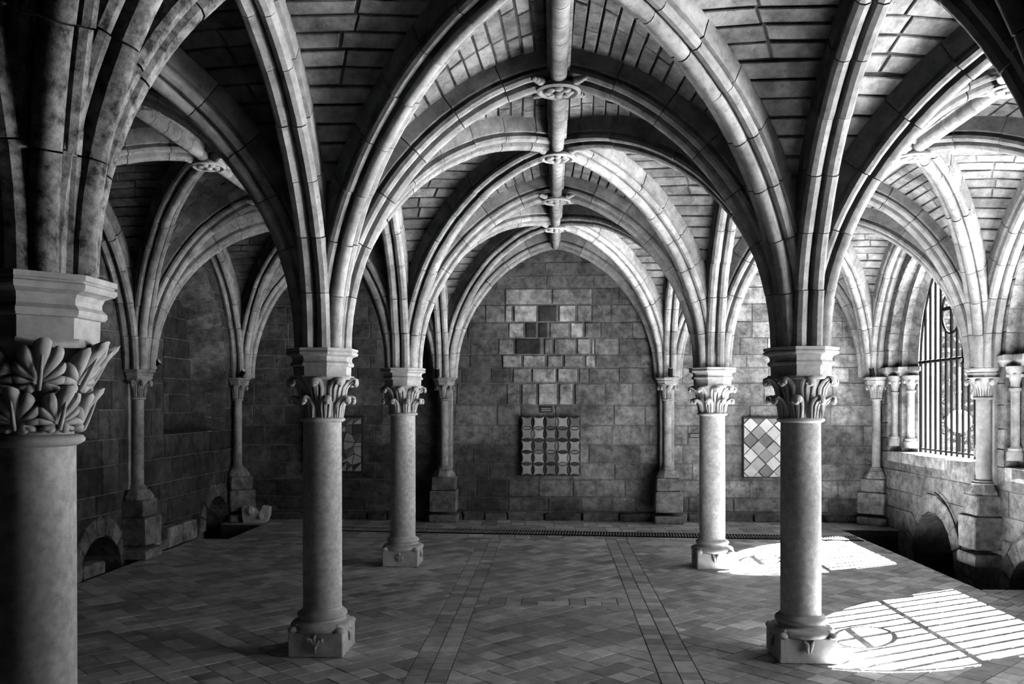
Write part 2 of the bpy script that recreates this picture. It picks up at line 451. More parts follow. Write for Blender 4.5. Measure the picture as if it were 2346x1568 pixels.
def drain_arch(parent, x, sgn, d, wd=0.23):
    n = 9
    for k in range(n):
        a0, a1 = PI * k / n, PI * (k + 1) / n; r0, r1 = d.r, d.r + wd + RND.uniform(-0.02, 0.02)
        P = [V((x, d.c + r * cos(a), d.zc + r * sin(a))) for r, a in ((r0, a0), (r1, a0), (r1, a1), (r0, a1))]
        A, F = stone_geo(P, V((sgn, 0, 0)), 0.006, RND.uniform(0.02, 0.035), 0.01)
        # intrados
        o = len(A); q = [V((x - sgn * t, d.c + r0 * cos(a), d.zc + r0 * sin(a))) for t, a in ((-0.02, a0), (-0.02, a1), (0.5, a1), (0.5, a0))]
        A = A + q; F = F + [(o, o + 1, o + 2, o + 3)]
        MB().add(A, F, RND.uniform(0.2, 0.32)).build('voussoir', 'wall', parent)
    t = MB()
    for s_ in (-1, 1): t.add([(x, d.c + s_ * d.r, d.zc), (x - sgn * 0.5, d.c + s_ * d.r, d.zc), (x - sgn * 0.5, d.c + s_ * d.r, -0.8), (x, d.c + s_ * d.r, -0.8)], [(0, 1, 2, 3)])
    xb = x - sgn * 0.5; arc = [(xb, d.c + d.r * cos(PI * k / 16), d.zc + d.r * sin(PI * k / 16)) for k in range(17)]
    arc2 = [(x - sgn * 1.2, p[1], p[2]) for p in arc]
    t.add(arc + arc2, [(k, k + 1, 18 + k, 17 + k) for k in range(16)])
    t.add([(xb + (-sgn * 0.7), d.c - d.r, -0.8), (xb + (-sgn * 0.7), d.c + d.r, -0.8), (xb + (-sgn * 0.7), d.c + d.r, d.zc + d.r), (xb + (-sgn * 0.7), d.c - d.r, d.zc + d.r)], [(0, 1, 2, 3)])
    for s_ in (-1, 1): t.add([(xb, d.c + s_ * d.r, d.zc), (xb - sgn * 0.7, d.c + s_ * d.r, d.zc), (xb - sgn * 0.7, d.c + s_ * d.r, -0.8), (xb, d.c + s_ * d.r, -0.8)], [(0, 1, 2, 3)])
    t.build('tunnel_lining', 'pit', parent)
for d in drR: drain_arch(wr, XWR, -1, d)

def shaftlet(parent, x, y, z0, z1, r, ztop):
    s_ = MB(); s_.lathe([(r * 1.9, z0 - 0.10), (r * 1.9, z0 - 0.02), (r * 1.55, z0), (r * 1.6, z0 + 0.02), (r * 1.2, z0 + 0.04), (r, z0 + 0.05), (r, z1 - 0.02), (r * 1.35, z1 - 0.015), (r * 1.35, z1 + 0.01), (r * 1.0, z1 + 0.02),
                     (r * 1.05, z1 + 0.06), (r * 1.5, (z1 + ztop) / 2 + 0.02), (r * 2.1, ztop - 0.03), (r * 2.1, ztop)], 14, (x, y, 0))
    for k in range(6):
        a = 2 * PI * k / 6; s_.ball((x + r * 1.7 * cos(a), y + r * 1.7 * sin(a), z1 + 0.6 * (ztop - z1)), r * 0.5, 6, 4)
    s_.build('jamb_shaft', 'dressed', parent, 40)
def impost(parent, path, z0=2.05, z1=2.17):
    """moulded string course along a plan path, inner side given by dropping towards the room"""
    P = [V((a, b, 0)) for a, b in path]; k = len(P)
    outs = []
    for i in range(k):
        d0 = (P[i] - P[i - 1]).normalized() if i else (P[1] - P[0]).normalized()
        d1 = (P[i + 1] - P[i]).normalized() if i < k - 1 else d0
        nn = (d0 + d1).normalized(); outs.append(V((nn.y, -nn.x, 0)))
    prof = [(0.0, z0), (0.035, z0), (0.04, z0 + 0.03), (0.065, z0 + 0.055), (0.08, z0 + 0.06), (0.08, z1 - 0.012), (0.07, z1), (-0.02, z1)]
    A = []; F = []
    for i in range(k):
        for o_, z in prof: p = P[i] + outs[i] * o_; A.append((p.x, p.y, z))
    n = len(prof)
    for i in range(k - 1):
        for j in range(n - 1): F.append((i * n + j, i * n + j + 1, (i + 1) * n + j + 1, (i + 1) * n + j))
    F += [tuple(range(n)), tuple(range(k * n - 1, (k - 1) * n - 1, -1))]
    MB().add(A, F, 0.28).build('impost', 'rib', parent, 35)

def window(num, yc, label):
    wn = tag(empty('window_%d' % num), label, 'window', kind='structure')
    stages = [(XWR, 1.28, 3.72), (XWR + 0.12, 1.28, 3.72), (XWR + 0.12, 1.12, 3.70), (XWR + 0.2, 1.12, 3.70), (XWR + 0.27, 0.96, 3.70), (5.05, 1.06, 3.78)]
    cons = [(x, Pointed(yc, hw, SILL - 0.03, SPR, ap).contour()) for x, hw, ap in stages]
    k = len(cons[0][1])
    bk = MB()
    for (xa, ca), (xb, cb) in zip(cons, cons[1:]):
        for i in range(k - 1):
            P = [(xa - 0.0, *ca[i]), (xb, *cb[i]), (xb, *cb[i + 1]), (xa, *ca[i + 1])]
            # push the mortar a little outward from the opening
            bk.add([(p[0] + .012, yc + (p[1] - yc) * 1.012, p[2] + (0.012 if p[2] > SPR else 0)) for p in P], [(0, 1, 2, 3)])
    bk.build('reveal_bed', 'mortar', wn)
    for i in range(k - 1):
        tone = 0.34 * RND.uniform(0.8, 1.2)
        # front order and splay as one dressed stone, the outer reveal as another
        for lo_, hi_ in ((0, 4), (4, 5)):
            A = []; F = []
            for q in range(lo_, hi_ + 1):
                x, c_ = cons[q]; e = 0.012
                p0 = V((x, *c_[i])); p1 = V((x, *c_[i + 1]))
                A += [p0.lerp(p1, e), p0.lerp(p1, 1 - e)]
            for q in range(hi_ - lo_): F.append((2 * q, 2 * q + 1, 2 * q + 3, 2 * q + 2))
            if lo_ == 4:
                # split the outer reveal in two stones along the wall thickness
                s_ = RND.uniform(0.35, 0.65); a0, b0, a1, b1 = A
                for t0, t1 in ((0.0, s_ - 0.008), (s_ + 0.008, 1.0)):
                    MB().add([a0.lerp(a1, t0), b0.lerp(b1, t0), b0.lerp(b1, t1), a0.lerp(a1, t1)], [(0, 1, 2, 3)], tone * RND.uniform(0.8, 1.2)).build('jamb_stone', 'wall', wn)
            else: MB().add(A, F, tone).build('jamb_stone', 'wall', wn)
    # sill slabs
    y = yc - 1.28; cuts = [yc - 1.28, yc - 0.5, yc + 0.35, yc + 1.28]
    for a, b in zip(cuts, cuts[1:]):
        MB().box((XWR - 0.015, a + 0.004, SILL - 0.14), (5.08, b - 0.004, SILL), 0.008, 0.5, 0.004).build('sill_stone', 'wall', wn)
    for s_ in (-1, 1):
        shaftlet(wn, XWR + 0.065, yc + s_ * 1.215, 1.20, 1.82, 0.042, 2.05)
        shaftlet(wn, XWR + 0.205, yc + s_ * 1.03, 1.18, 1.84, 0.052, 2.05)
        path = [(XWR, yc + s_ * 1.5), (XWR, yc + s_ * 1.28), (XWR + 0.1, yc + s_ * 1.28), (XWR + 0.1, yc + s_ * 1.10), (XWR + 0.2, yc + s_ * 1.10), (XWR + 0.28, yc + s_ * 0.95), (5.05, yc + s_ * 1.06)]
        if s_ > 0: path = path[::-1]
        path = path[::-1]
        impost(wn, path)
    return wn
WL = ['tall pointed window with iron grille in the corner bay, sill bright with sun', 'pointed window cut by the photo edge, beyond the tall clustered wall shaft', 'pointed side window beside the viewer, next to the second wall shaft', 'pointed side window beside the viewer, nearest the entrance end']
for i, c_ in enumerate(WIN): window(i + 1, c_, WL[i])

def grille(yc, label):
    g = tag(empty('window_grille', (4.83, yc, SILL)), label, 'grille', 'iron window grilles')
    def P(y, z): return (0, y, z - SILL)
    pw = Pointed(0, 0.9, SILL + 0.05, 2.22, 3.7)
    ct = [p for p in pw.contour(14) if p[1] > 2.21]
    MB().tube([P(*p) for p in ct], 0.016, 8).build('arch_bar', 'iron', g, 40)
    for z, r in ((2.22, 0.022), (SILL + 0.05, 0.014)):
        MB().tube([P(-0.93, z), P(0.93, z)], r, 8).build('cross_bar', 'iron', g, 40)
    for s_ in (-1, 1): MB().tube([P(s_ * 0.9, SILL), P(s_ * 0.9, 2.22)], 0.022, 8).build('side_bar', 'iron', g, 40)
    n = 12
    for k in range(1, n):
        y = -0.9 + 1.8 * k / n; top = 2.22 + two_arc(0.9, 1.48, y)
        segs = [(SILL + 0.0, top)]
        if abs(y) < 0.25:
            h = math.sqrt(0.25 ** 2 - y * y); segs = [(SILL, 2.796 - h), (2.796 + h, top)]
        for a, b in segs: MB().box((-0.009, y - 0.018, a - SILL), (0.009, y + 0.018, b - SILL)).build('bar', 'iron', g)
    MB().tube([P(0.26 * cos(2 * PI * k / 28), 2.796 + 0.26 * sin(2 * PI * k / 28)) for k in range(28)], 0.016, 8, closed=True).build('ring', 'iron', g, 40)
    cr = MB(); cr.box((-0.012, -0.022, 2.796 - 0.25 - SILL), (0.012, 0.022, 2.796 + 0.25 - SILL)); cr.build('cross_upright', 'iron', g)
    cr = MB(); cr.box((-0.012, -0.25, 2.796 + 0.03 - SILL), (0.012, 0.25, 2.796 + 0.075 - SILL)); cr.build('cross_arm', 'iron', g)
    return g
GL = ['black iron grille with ringed cross in the corner bay window', 'black iron grille whose barred shadow falls across the nearer sunlit floor patch', 'black iron grille in the side window beside the viewer']
for i in range(2): grille(WIN[i], GL[i])

# --- left wall with walled-up windows
wl = tag(empty('wall_left'), 'dark side stone wall with walled-up pointed windows', 'wall', kind='structure')
def at_l(u, z): return V((XWL, u, z))
drL = [Round(11.88, 0.42, -0.02), Round(8.78, 0.42, -0.1)]
NICHE = [Pointed(11.22, 0.98, 1.3, SPR, 3.62), Pointed(7.75, 0.98, 1.3, SPR, 3.62), Pointed(4.4, 0.98, 1.3, SPR, 3.62)]
m_ = MB(); wall_sheet(m_, at_l, YWF, YWB + 0.3, -0.8, ZT, NICHE + drL)
wall_sheet(m_, lambda u, z: V((XWL - 0.42, u, z)), YWF, YWB + 0.3, 1.0, ZT, [], 4)
m_.build('mortar_bed', 'mortar', wl)
rows = rows_of(-0.75, ZT, 0.26, (0.0, 1.3, SPR))
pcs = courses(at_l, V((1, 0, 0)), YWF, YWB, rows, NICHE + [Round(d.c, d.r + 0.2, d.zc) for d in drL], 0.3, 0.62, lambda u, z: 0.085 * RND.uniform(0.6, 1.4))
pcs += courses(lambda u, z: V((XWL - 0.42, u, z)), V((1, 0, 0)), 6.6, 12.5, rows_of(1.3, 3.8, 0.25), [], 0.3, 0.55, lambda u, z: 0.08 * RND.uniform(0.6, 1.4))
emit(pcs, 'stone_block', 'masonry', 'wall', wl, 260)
for d in drL: drain_arch(wl, XWL, 1, d, 0.2)
for i, nc in enumerate(NICHE[:2]):
    ct = nc.contour(); ct2 = Pointed(nc.c, 0.8, 1.34, SPR, 3.4).contour()
    for k in range(len(ct) - 1):
        a, b, c_, d = V((XWL + 0.01, *ct[k])), V((XWL + 0.01, *ct[k + 1])), V((XWL - 0.41, *ct2[k + 1])), V((XWL - 0.41, *ct2[k]))
        MB().add([a.lerp(b, 0.015), b.lerp(a, 0.015), c_.lerp(d, 0.015), d.lerp(c_, 0.015)], [(0, 1, 2, 3)], 0.16 * RND.uniform(0.75, 1.25)).build('jamb_stone', 'wall', wl)
    m_ = MB(); m_.add([(XWL - 0.0, nc.c - 1, 1.305), (XWL, nc.c + 1, 1.305), (XWL - 0.42, nc.c + 1, 1.34), (XWL - 0.42, nc.c - 1, 1.34)], [(0, 1, 2, 3)], 0.2); m_.build('niche_ledge', 'wall', wl)

# --- wall behind the viewer and added roof slab
wf = tag(empty('wall_front'), 'plain stone wall behind the viewer', 'wall', kind='structure')
m_ = MB(); wall_sheet(m_, lambda u, z: V((u, YWF, z)), XWL - 0.5, XWR + 0.9, -0.8, ZT, [], 5); m_.build('mortar_bed', 'mortar', wf)
emit(courses(lambda u, z: V((u, YWF, z)), V((0, 1, 0)), XWL, XWR, rows_of(0, ZT, 0.26), [], 0.3, 0.6, lambda u, z: 0.1 * RND.uniform(0.75, 1.25)), 'stone_block', 'masonry', 'wall', wf, 0)
rf = MB(); rf.box((XWL - 0.6, YWF - 0.6, ZT), (5.5, YWB + 0.9, ZT + 0.3)); tag(rf.build('roof', 'mortar'), 'flat stone roof slab added unseen above the vaults against light leaks', 'roof', kind='structure')  # added slab closes the room against light leaks

# ------------------------------------------------------------------ vaults
def arc_roll(c, r, a0, a1, n): return [(c[0] + r * cos(rad(a0 + (a1 - a0) * k / n)), c[1] + r * sin(rad(a0 + (a1 - a0) * k / n))) for k in range(n + 1)]
def mirror(h): return h + [(-x, y) for x, y in reversed(h) if abs(x) > 1e-6]
PROF3 = mirror([(-.108, .26), (-.108, .135), (-.085, .128)] + arc_roll((-.072, .088), .035, 125, 330, 5) + [(-.036, .098)] + arc_roll((0, .044), .044, 165, 270, 3))
PROF2 = mirror([(-.1, .26), (-.1, .13), (-.078, .122)] + arc_roll((-.05, .055), .046, 120, 350, 6) + [(0, .095)])
PROF1 = mirror([(-.075, .26), (-.075, .09), (-.058, .085)] + arc_roll((0, .055), .055, 165, 270, 4))
class Rib:
    """half arch from a springer towards a crown point"""
    S0 = 0.2
    def __init__(s, a, b, zc, p):
        s.a = V((a.x, a.y, 0)); d = V((b.x - a.x, b.y - a.y, 0)); s.L = d.length; s.d = d / s.L; s.zc = zc; s.p = p
        s.lat = V((s.d.y, -s.d.x, 0))
    def pt(s, th, off=0.0):
        def q(t):
            t = min(max(t, 0), PI / 2); om = max(cos(t), 0) ** (2 / s.p); return (s.S0 + (1 - om) * (s.L - s.S0), ZS + sin(t) * (s.zc - ZS))
        x, z = q(th); e = 0.004; x0, z0 = q(th - e); x1, z1 = q(th + e)
        tx, tz = x1 - x0, z1 - z0; l = math.hypot(tx, tz) or 1; tx, tz = tx / l, tz / l
        if th > PI / 2 - 0.01: tx, tz = 1, 0
        nx, nz = -tz, tx
        return s.a + s.d * (x + nx * off) + V((0, 0, z + nz * off)), s.d * nx + V((0, 0, nz))
    def thetas(s, step):
        """angles spaced evenly along the curve"""
        N_ = 120; ts = [PI / 2 * k / N_ for k in range(N_ + 1)]; pts = [s.pt(t)[0] for t in ts]; acc = [0]
        for a, b in zip(pts, pts[1:]): acc.append(acc[-1] + (b - a).length)
        k = max(2, round(acc[-1] / step)); out = []; j = 0
        for i in range(k + 1):
            tgt = acc[-1] * i / k
            while j < N_ and acc[j + 1] < tgt: j += 1
            f = 0 if j >= N_ else (tgt - acc[j]) / max(acc[j + 1] - acc[j], 1e-9); out.append(ts[min(j, N_)] + (f * PI / 2 / N_ if j < N_ else 0))
        return out
    def pieces(s, prof, step=0.33, tone=0.42, trim=0.0):
        th = s.thetas(step); out = []
        for a, b in zip(th, th[1:]):
            ln = (s.pt(b)[0] - s.pt(a)[0]).length; g = 0.003 / max(ln, .01); e = RND.uniform(-0.004, 0.004); le = RND.uniform(-0.003, 0.003)
            A = []; F = []; n = len(prof); SG = 3
            for k in range(SG + 1):
                t = a + (b - a) * (g + (1 - 2 * g) * k / SG); p, nn = s.pt(t)
                for x, m in prof: A.append(p + s.lat * (x + le) + nn * (m + e))
            for k in range(SG):
                for i in range(n - 1): F.append((k * n + i, k * n + i + 1, (k + 1) * n + i + 1, (k + 1) * n + i))
            F += [tuple(range(n - 1, -1, -1)), tuple(range(SG * n, SG * n + n))]
            lo = [i for i in (0, n // 2, n - 1)]
            sc_ = shown([A[0], A[n // 2], A[n - 1], A[SG * n + n - 1], A[SG * n + n // 2], A[SG * n]])
            out.append((A, F, tone * RND.uniform(0.82, 1.18), max(sc_, shown([A[0], A[n // 2], A[SG * n + n // 2], A[SG * n]]), shown([A[n - 1], A[n // 2], A[SG * n + n // 2], A[SG * n + n - 1]]))))
        return out
WOFF = 0.225
def severy(ra, rb, tone, pcs, bed, course=0.125):
    """coursed web between two half ribs of one springer"""
    long_ = ra if ra.L > rb.L else rb
    th = long_.thetas(course)
    def p(t, k, off=WOFF):
        a, na = ra.pt(t, off); b, nb = rb.pt(t, off)
        bul = 0.015 * 4 * k * (1 - k) * sin(t)
        return a.lerp(b, k) + V((0, 0, bul))
    KN = 4
    grid = [[p(t, k / KN, WOFF + 0.012) for k in range(KN + 1)] for t in th]
    A = [q for r in grid for q in r]
    bed.add(A, [(i * (KN + 1) + k, i * (KN + 1) + k + 1, (i + 1) * (KN + 1) + k + 1, (i + 1) * (KN + 1) + k) for i in range(len(th) - 1) for k in range(KN)])
    for a, b in zip(th, th[1:]):
        L = (p(b, 1) - p(b, 0)).length
        if L < 0.05: continue
        m = max(1, round(L / RND.uniform(0.34, 0.52))); ws = [RND.uniform(0.7, 1.3) for _ in range(m)]; tot = sum(ws); u = 0
        for q in ws:
            k0, k1 = u / tot, (u + q) / tot; u += q
            P = [p(a, k0), p(a, k1), p(b, k1), p(b, k0)]
            n = (P[1] - P[0]).cross(P[3] - P[0])
            if n.length < 1e-7: n = (P[2] - P[1]).cross(P[3] - P[2])
            if n.length < 1e-9: continue
            n.normalize()
            c_ = (P[0] + P[2]) / 2; ax = V(((ra.a.x + ra.d.x * ra.L + rb.a.x + rb.d.x * rb.L) / 2, (ra.a.y + ra.d.y * ra.L + rb.a.y + rb.d.y * rb.L) / 2, 1.0))
            if n.dot(ax - c_) < 0: n = -n
            G, F = stone_geo(P, n, RND.uniform(0.004, 0.010), RND.uniform(-0.002, 0.007), 0.006)
            pcs.append((G, F, tone * RND.uniform(0.75, 1.22), shown(P, n)))

NAMES = {0: 'shaded left aisle', 1: 'central nave', 2: 'sunlit right aisle'}
ROWN = {0: 'above the viewer', 1: 'running up to the fleur-de-lis plinth column', 2: 'between fleur-de-lis column and the farther columns', 3: 'against the far end wall'}
ROWN_A = {0: 'above the viewer', 1: 'in the second bay', 2: 'in the third bay', 3: 'in the far corner bay'}
boss_pts = []
for j in range(4):
    for i in range(3):
        ce = tag(empty('ceiling'), 'ribbed stone vault of the %s %s' % (NAMES[i], (ROWN if i == 1 else ROWN_A)[j]), 'vault', 'rib vault bays', kind='structure')
        c00, c10, c01, c11 = sp(i, j), sp(i + 1, j), sp(i, j + 1), sp(i + 1, j + 1)
        mid = (c00 + c10 + c01 + c11) / 4
        tN, tF = (c00 + c10) / 2, (c01 + c11) / 2; lL, lR = (c00 + c01) / 2, (c10 + c11) / 2
        zm, zn, zf = crown(j, True), crown(j), crown(j + 1)
        zl = zm if True else 3.79
        stone_t = (0.62 if j == 1 else 0.46) if i == 1 else (0.2 if i == 0 else (0.6 if j == 1 else 0.34))  # light balance between the bays put into their stone tone
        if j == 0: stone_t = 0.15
        pcs = []; bed = MB()
        R8 = []
        for cpt, tp, tz, lp in ((c00, tN, zn, lL), (c10, tN, zn, lR), (c01, tF, zf, lL), (c11, tF, zf, lR)):
            rt = Rib(cpt, tp, tz, 1.6); rd = Rib(cpt, mid, zm, 1.95); rl = Rib(cpt, lp, zl, 1.6)
            severy(rt, rd, stone_t, pcs, bed); severy(rd, rl, stone_t, pcs, bed)
            R8.append((rt, rd, rl))
        bed.build('web_bed', 'mortar', ce)
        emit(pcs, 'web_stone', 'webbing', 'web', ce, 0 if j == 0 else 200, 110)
        # ribs
        ribs = []
        for k, (rt, rd, rl) in enumerate(R8):
            sooty = (i in (0, 1) and j in (0, 1) and k in ((1, 3) if i == 0 else (0, 2)) and rd.a.y < 3.0)
            ribs.append((rd, PROF3, sooty))
            if k >= 2: ribs.append((rt, PROF3, sooty))
            if k in (0, 2): ribs.append((rl, PROF2, sooty))
            if i == 2 and k in (1, 3): ribs.append((rl, PROF2, False))
            if i == 1 and k in (1, 3) and False: pass
        for rb, prof, sooty in ribs:
            ps = rb.pieces(prof, 0.34, ((0.31, 0.42, 0.27)[i] if j else 0.2) if not sooty else 0.36)  # rib tone per aisle: brightness of the light evened out by colour
            if j == 0 and not sooty:
                r_ = MB()
                for A, F, t, s_ in ps: r_.add(A, F, t)
                o = r_.build('rib', 'rib', ce, 35); o['kind'] = 'stuff'
            else:
                e = empty('rib', parent=ce)
                emit(ps, 'voussoir', 'rib_stones', 'soot' if sooty else 'rib', e, 40, 1, 35)
        # ridge rib from arch crown to boss to arch crown
        e = empty('ridge_rib', parent=ce)
        for (pa, za), (pb, zb) in (((tN, zn), (mid, zm)), ((mid, zm), (tF, zf))):
            L = (pb - pa).length; m = max(3, round(L / 0.24))
            for q in range(m):
                A = []; F = []; n = len(PROF1)
                for t in ((q + 0.012) / m, (q + 0.988) / m):
                    b = pa.lerp(pb, t) + V((0, 0, za + (zb - za) * t - 0.01)); dd = (pb - pa).normalized(); lat = V((dd.y, -dd.x, 0))
                    for x, mm in PROF1: A.append(b + lat * x + V((0, 0, mm)))
                for s_ in range(n - 1): F.append((s_, s_ + 1, n + s_ + 1, n + s_))
                F += [tuple(range(n - 1, -1, -1)), tuple(range(n, 2 * n))]
                MB().add(A, F, 0.40 * RND.uniform(0.85, 1.15)).build('ridge_stone', 'rib', e, 35)
        if j > 0:
            boss_pts.append((ce, mid, zm)); boss_pts.append((ce, tF, zf)) if j < 3 else None
# carved bosses at the crossings
for ce, p, z in boss_pts:
    b = MB(); c = (p.x, p.y, z - 0.045)
    b.lathe([(0.02, 0.06), (0.135, 0.055), (0.15, 0.035), (0.15, 0.02), (0.13, 0.008), (0.115, 0.02), (0.1, 0.045), (0.02, 0.04)], 24, c)
    for k in range(8):
        a = 2 * PI * k / 8
        b.ball((c[0] + 0.072 * cos(a), c[1] + 0.072 * sin(a), c[2] + 0.018), 0.034, 8, 5, 0.4, (1, 1, 0.6))
    b.ball((c[0], c[1], c[2] + 0.012), 0.035, 8, 6, 0.4, (1, 1, 0.8))
    for k in range(4):
        a = PI / 4 + PI / 2 * k
        for q in range(3): b.ball((c[0] + (0.17 + 0.03 * q) * cos(a), c[1] + (0.17 + 0.03 * q) * sin(a), c[2] + 0.05), 0.035 - 0.006 * q, 7, 5, 0.4, (1, 1, 0.8))
    b.build('boss', 'carved', ce, 50)

# ------------------------------------------------------------------ columns
def oct_loft(mb, prof, c=(0, 0, 0), k=8, a0=PI / 8, tone=0.4, cap=True): return mb.lathe(prof, k, c, tone, cap, a0, a0 + 2 * PI)
def crocket(mb, ang, r0, z0, r1, z1, wd):
    ca, sa = cos(ang), sin(ang); h = z1 - z0; D = r1 - r0
    ctl = [(r0, z0, .55), (r0 + .008, z0 + .3 * h, .72), (r0 + .16 * D, z0 + .58 * h, .85), (r0 + .45 * D, z0 + .84 * h, .8), (r0 + .8 * D, z0 + .98 * h, .66), (r1, z0 + .93 * h, .55), (r1 + .004, z0 + .80 * h, .42), (r1 - .014, z0 + .72 * h, .25)]
    us = [(-1, .0), (-.8, .5), (-.55, .5), (-.4, -.15), (-.2, .65), (.2, .65), (.4, -.15), (.55, .5), (.8, .5), (1, .0), (.6, -.7), (-.6, -.7)]
    A = []; n = len(us); F = []
    for i, (r, z, w_) in enumerate(ctl):
        ra, za, _ = ctl[max(i - 1, 0)]; rb, zb, _ = ctl[min(i + 1, len(ctl) - 1)]
        tr, tz = rb - ra, zb - za; l = math.hypot(tr, tz); nr, nz = tz / l, -tr / l
        for u, hh in us:
            amp = .026 if i < 4 else .016; rr = r + nr * hh * amp; zz = z + nz * hh * amp; lt = u * wd * w_
            A.append((rr * ca - lt * sa, rr * sa + lt * ca, zz))
    for i in range(len(ctl) - 1):
        for k in range(n): F.append((i * n + k, i * n + (k + 1) % n, (i + 1) * n + (k + 1) % n, (i + 1) * n + k))
    F += [tuple(range(n - 1, -1, -1)), tuple(range((len(ctl) - 1) * n, len(ctl) * n))]
    mb.add(A, F)
    for u, dz, rr in ((0, -.2, .020), (-.55, -.1, .015), (.55, -.1, .015), (0, -.03, .016)):
        lt = u * wd * .6; r = r1 - .004; z = z0 + (.86 + dz * .6) * h
        mb.ball((r * ca - lt * sa, r * sa + lt * ca, z), rr, 7, 5)
def palmette(mb, ang, z0, H, W, rbell, tip):
    """fan leaf with nine rounded lobes and deep creases, curling outward at its top"""
    def put(x, y, h):
        z = z0 + y; t = max(y / H, 0); r = rbell(z) + .004 + h + tip * t ** 2.6; a = ang + x / max(rbell(z) + 0.015, .05)
        return (r * cos(a), r * sin(a), z)
    NL, PER = 9, 6; NA = NL * PER; NR = 7; span = rad(122); A = []; F = []
    for i in range(NA + 1):
        al = -span + 2 * span * i / NA; ph = 2 * (((i / PER) % 1.0)) - 1
        if i == NA: ph = 1
        lob = math.sqrt(max(1 - ph * ph, 0)); up = cos(al)
        R_ = (H * .84 if up > 0 else H * .3); ox = W * 1.12 * (1.0 if abs(al) < 1.6 else .85)
        rr = 1 / math.sqrt((cos(al) / R_) ** 2 + (sin(al) / ox) ** 2) * (.80 + .20 * lob)
        for q in range(NR + 1):
            t = (q + .15) / (NR + .15); x = sin(al) * rr * t; y = H * .2 + cos(al) * rr * t
            h = .004 + .020 * sin(PI * min(t * .72 + .1, 1)) + (.011 * lob - .004) * min(t * 1.5, 1) - (.010 if q == NR else 0)
            A.append(put(x, y, h))
    k = NR + 1
    for i in range(NA):
        for q in range(NR): F.append((i * k + q, i * k + q + 1, (i + 1) * k + q + 1, (i + 1) * k + q))
    o = len(A)
    for i in range(NA + 1):   # rim folded back to the bell
        al = -span + 2 * span * i / NA; p = V(A[i * k + NR]); c_ = V((p.x, p.y, 0)); c_.normalize(); A.append(tuple(p - c_ * .016))
    for i in range(NA): F.append((i * k + NR, o + i, o + i + 1, (i + 1) * k + NR))
    mb.add(A, F)
    mb.tube([put(0, H * .08, .024), put(0, H * .4, .034), put(0, H * .75, .026)], [.007, .006, .003], 6)
    for s_ in (-1, 1):
        mb.ball(put(s_ * W * .34, H * .12, .014), W * .26, 9, 7)
ABA = [(.10, 1.85), (.193, 1.857), (.195, 1.92), (.208, 1.922), (.214, 1.930), (.214, 1.942), (.206, 1.950), (.200, 1.956), (.199, 1.970), (.207, 1.986), (.222, 1.992), (.236, 1.996), (.242, 2.003), (.242, 2.013), (.234, 2.018), (.234, 2.022), (.242, 2.025), (.242, 2.04), (.05, 2.04)]
def fleur(mb, y, kind):
    """small relief on the front (-y) face of the plinth"""
    if kind == 'lily':
        mb.tube([(0, y, .03), (0, y - .012, .05), (0.002, y - .012, .10), (-.006, y - .013, .135), (0.004, y - .004, .155)], [0.0060, 0.0075, 0.0120, 0.0150, 0.0060], 6)
        for s_ in (-1, 1): mb.tube([(0, y, .06), (s_ * .012, y - .010, .095), (s_ * .028, y - .013, .125), (s_ * .045, y - .013, .125), (s_ * .048, y - .010, .105)], [0.0090, 0.0135, 0.0150, 0.0135, 0.0090], 6)
        mb.tube([(-.02, y - .004, .078), (.02, y - .004, .078)], .006, 6)
    elif kind == 'flower':
        for k in range(5):
            a = 2 * PI * k / 5 + .5; mb.tube([(0, y - .003, .1), (.024 * cos(a), y - .010, .1 + .024 * sin(a)), (.042 * cos(a), y - .010, .1 + .042 * sin(a))], [0.0090, 0.0150, 0.0090], 6)
        mb.ball((0, y - .004, .1), .012, 7, 5)
    else:
        mb.tube([(-.035, y, .158), (-.012, y - .013, .125), (-.004, y - .010, .075)], [0.0075, 0.0180, 0.0105], 6)
        mb.tube([(.035, y, .158), (.012, y - .013, .125), (.004, y - .010, .075)], [0.0075, 0.0180, 0.0105], 6)
        mb.tube([(-.035, y - .004, .16), (.035, y - .004, .16)], .006, 6)
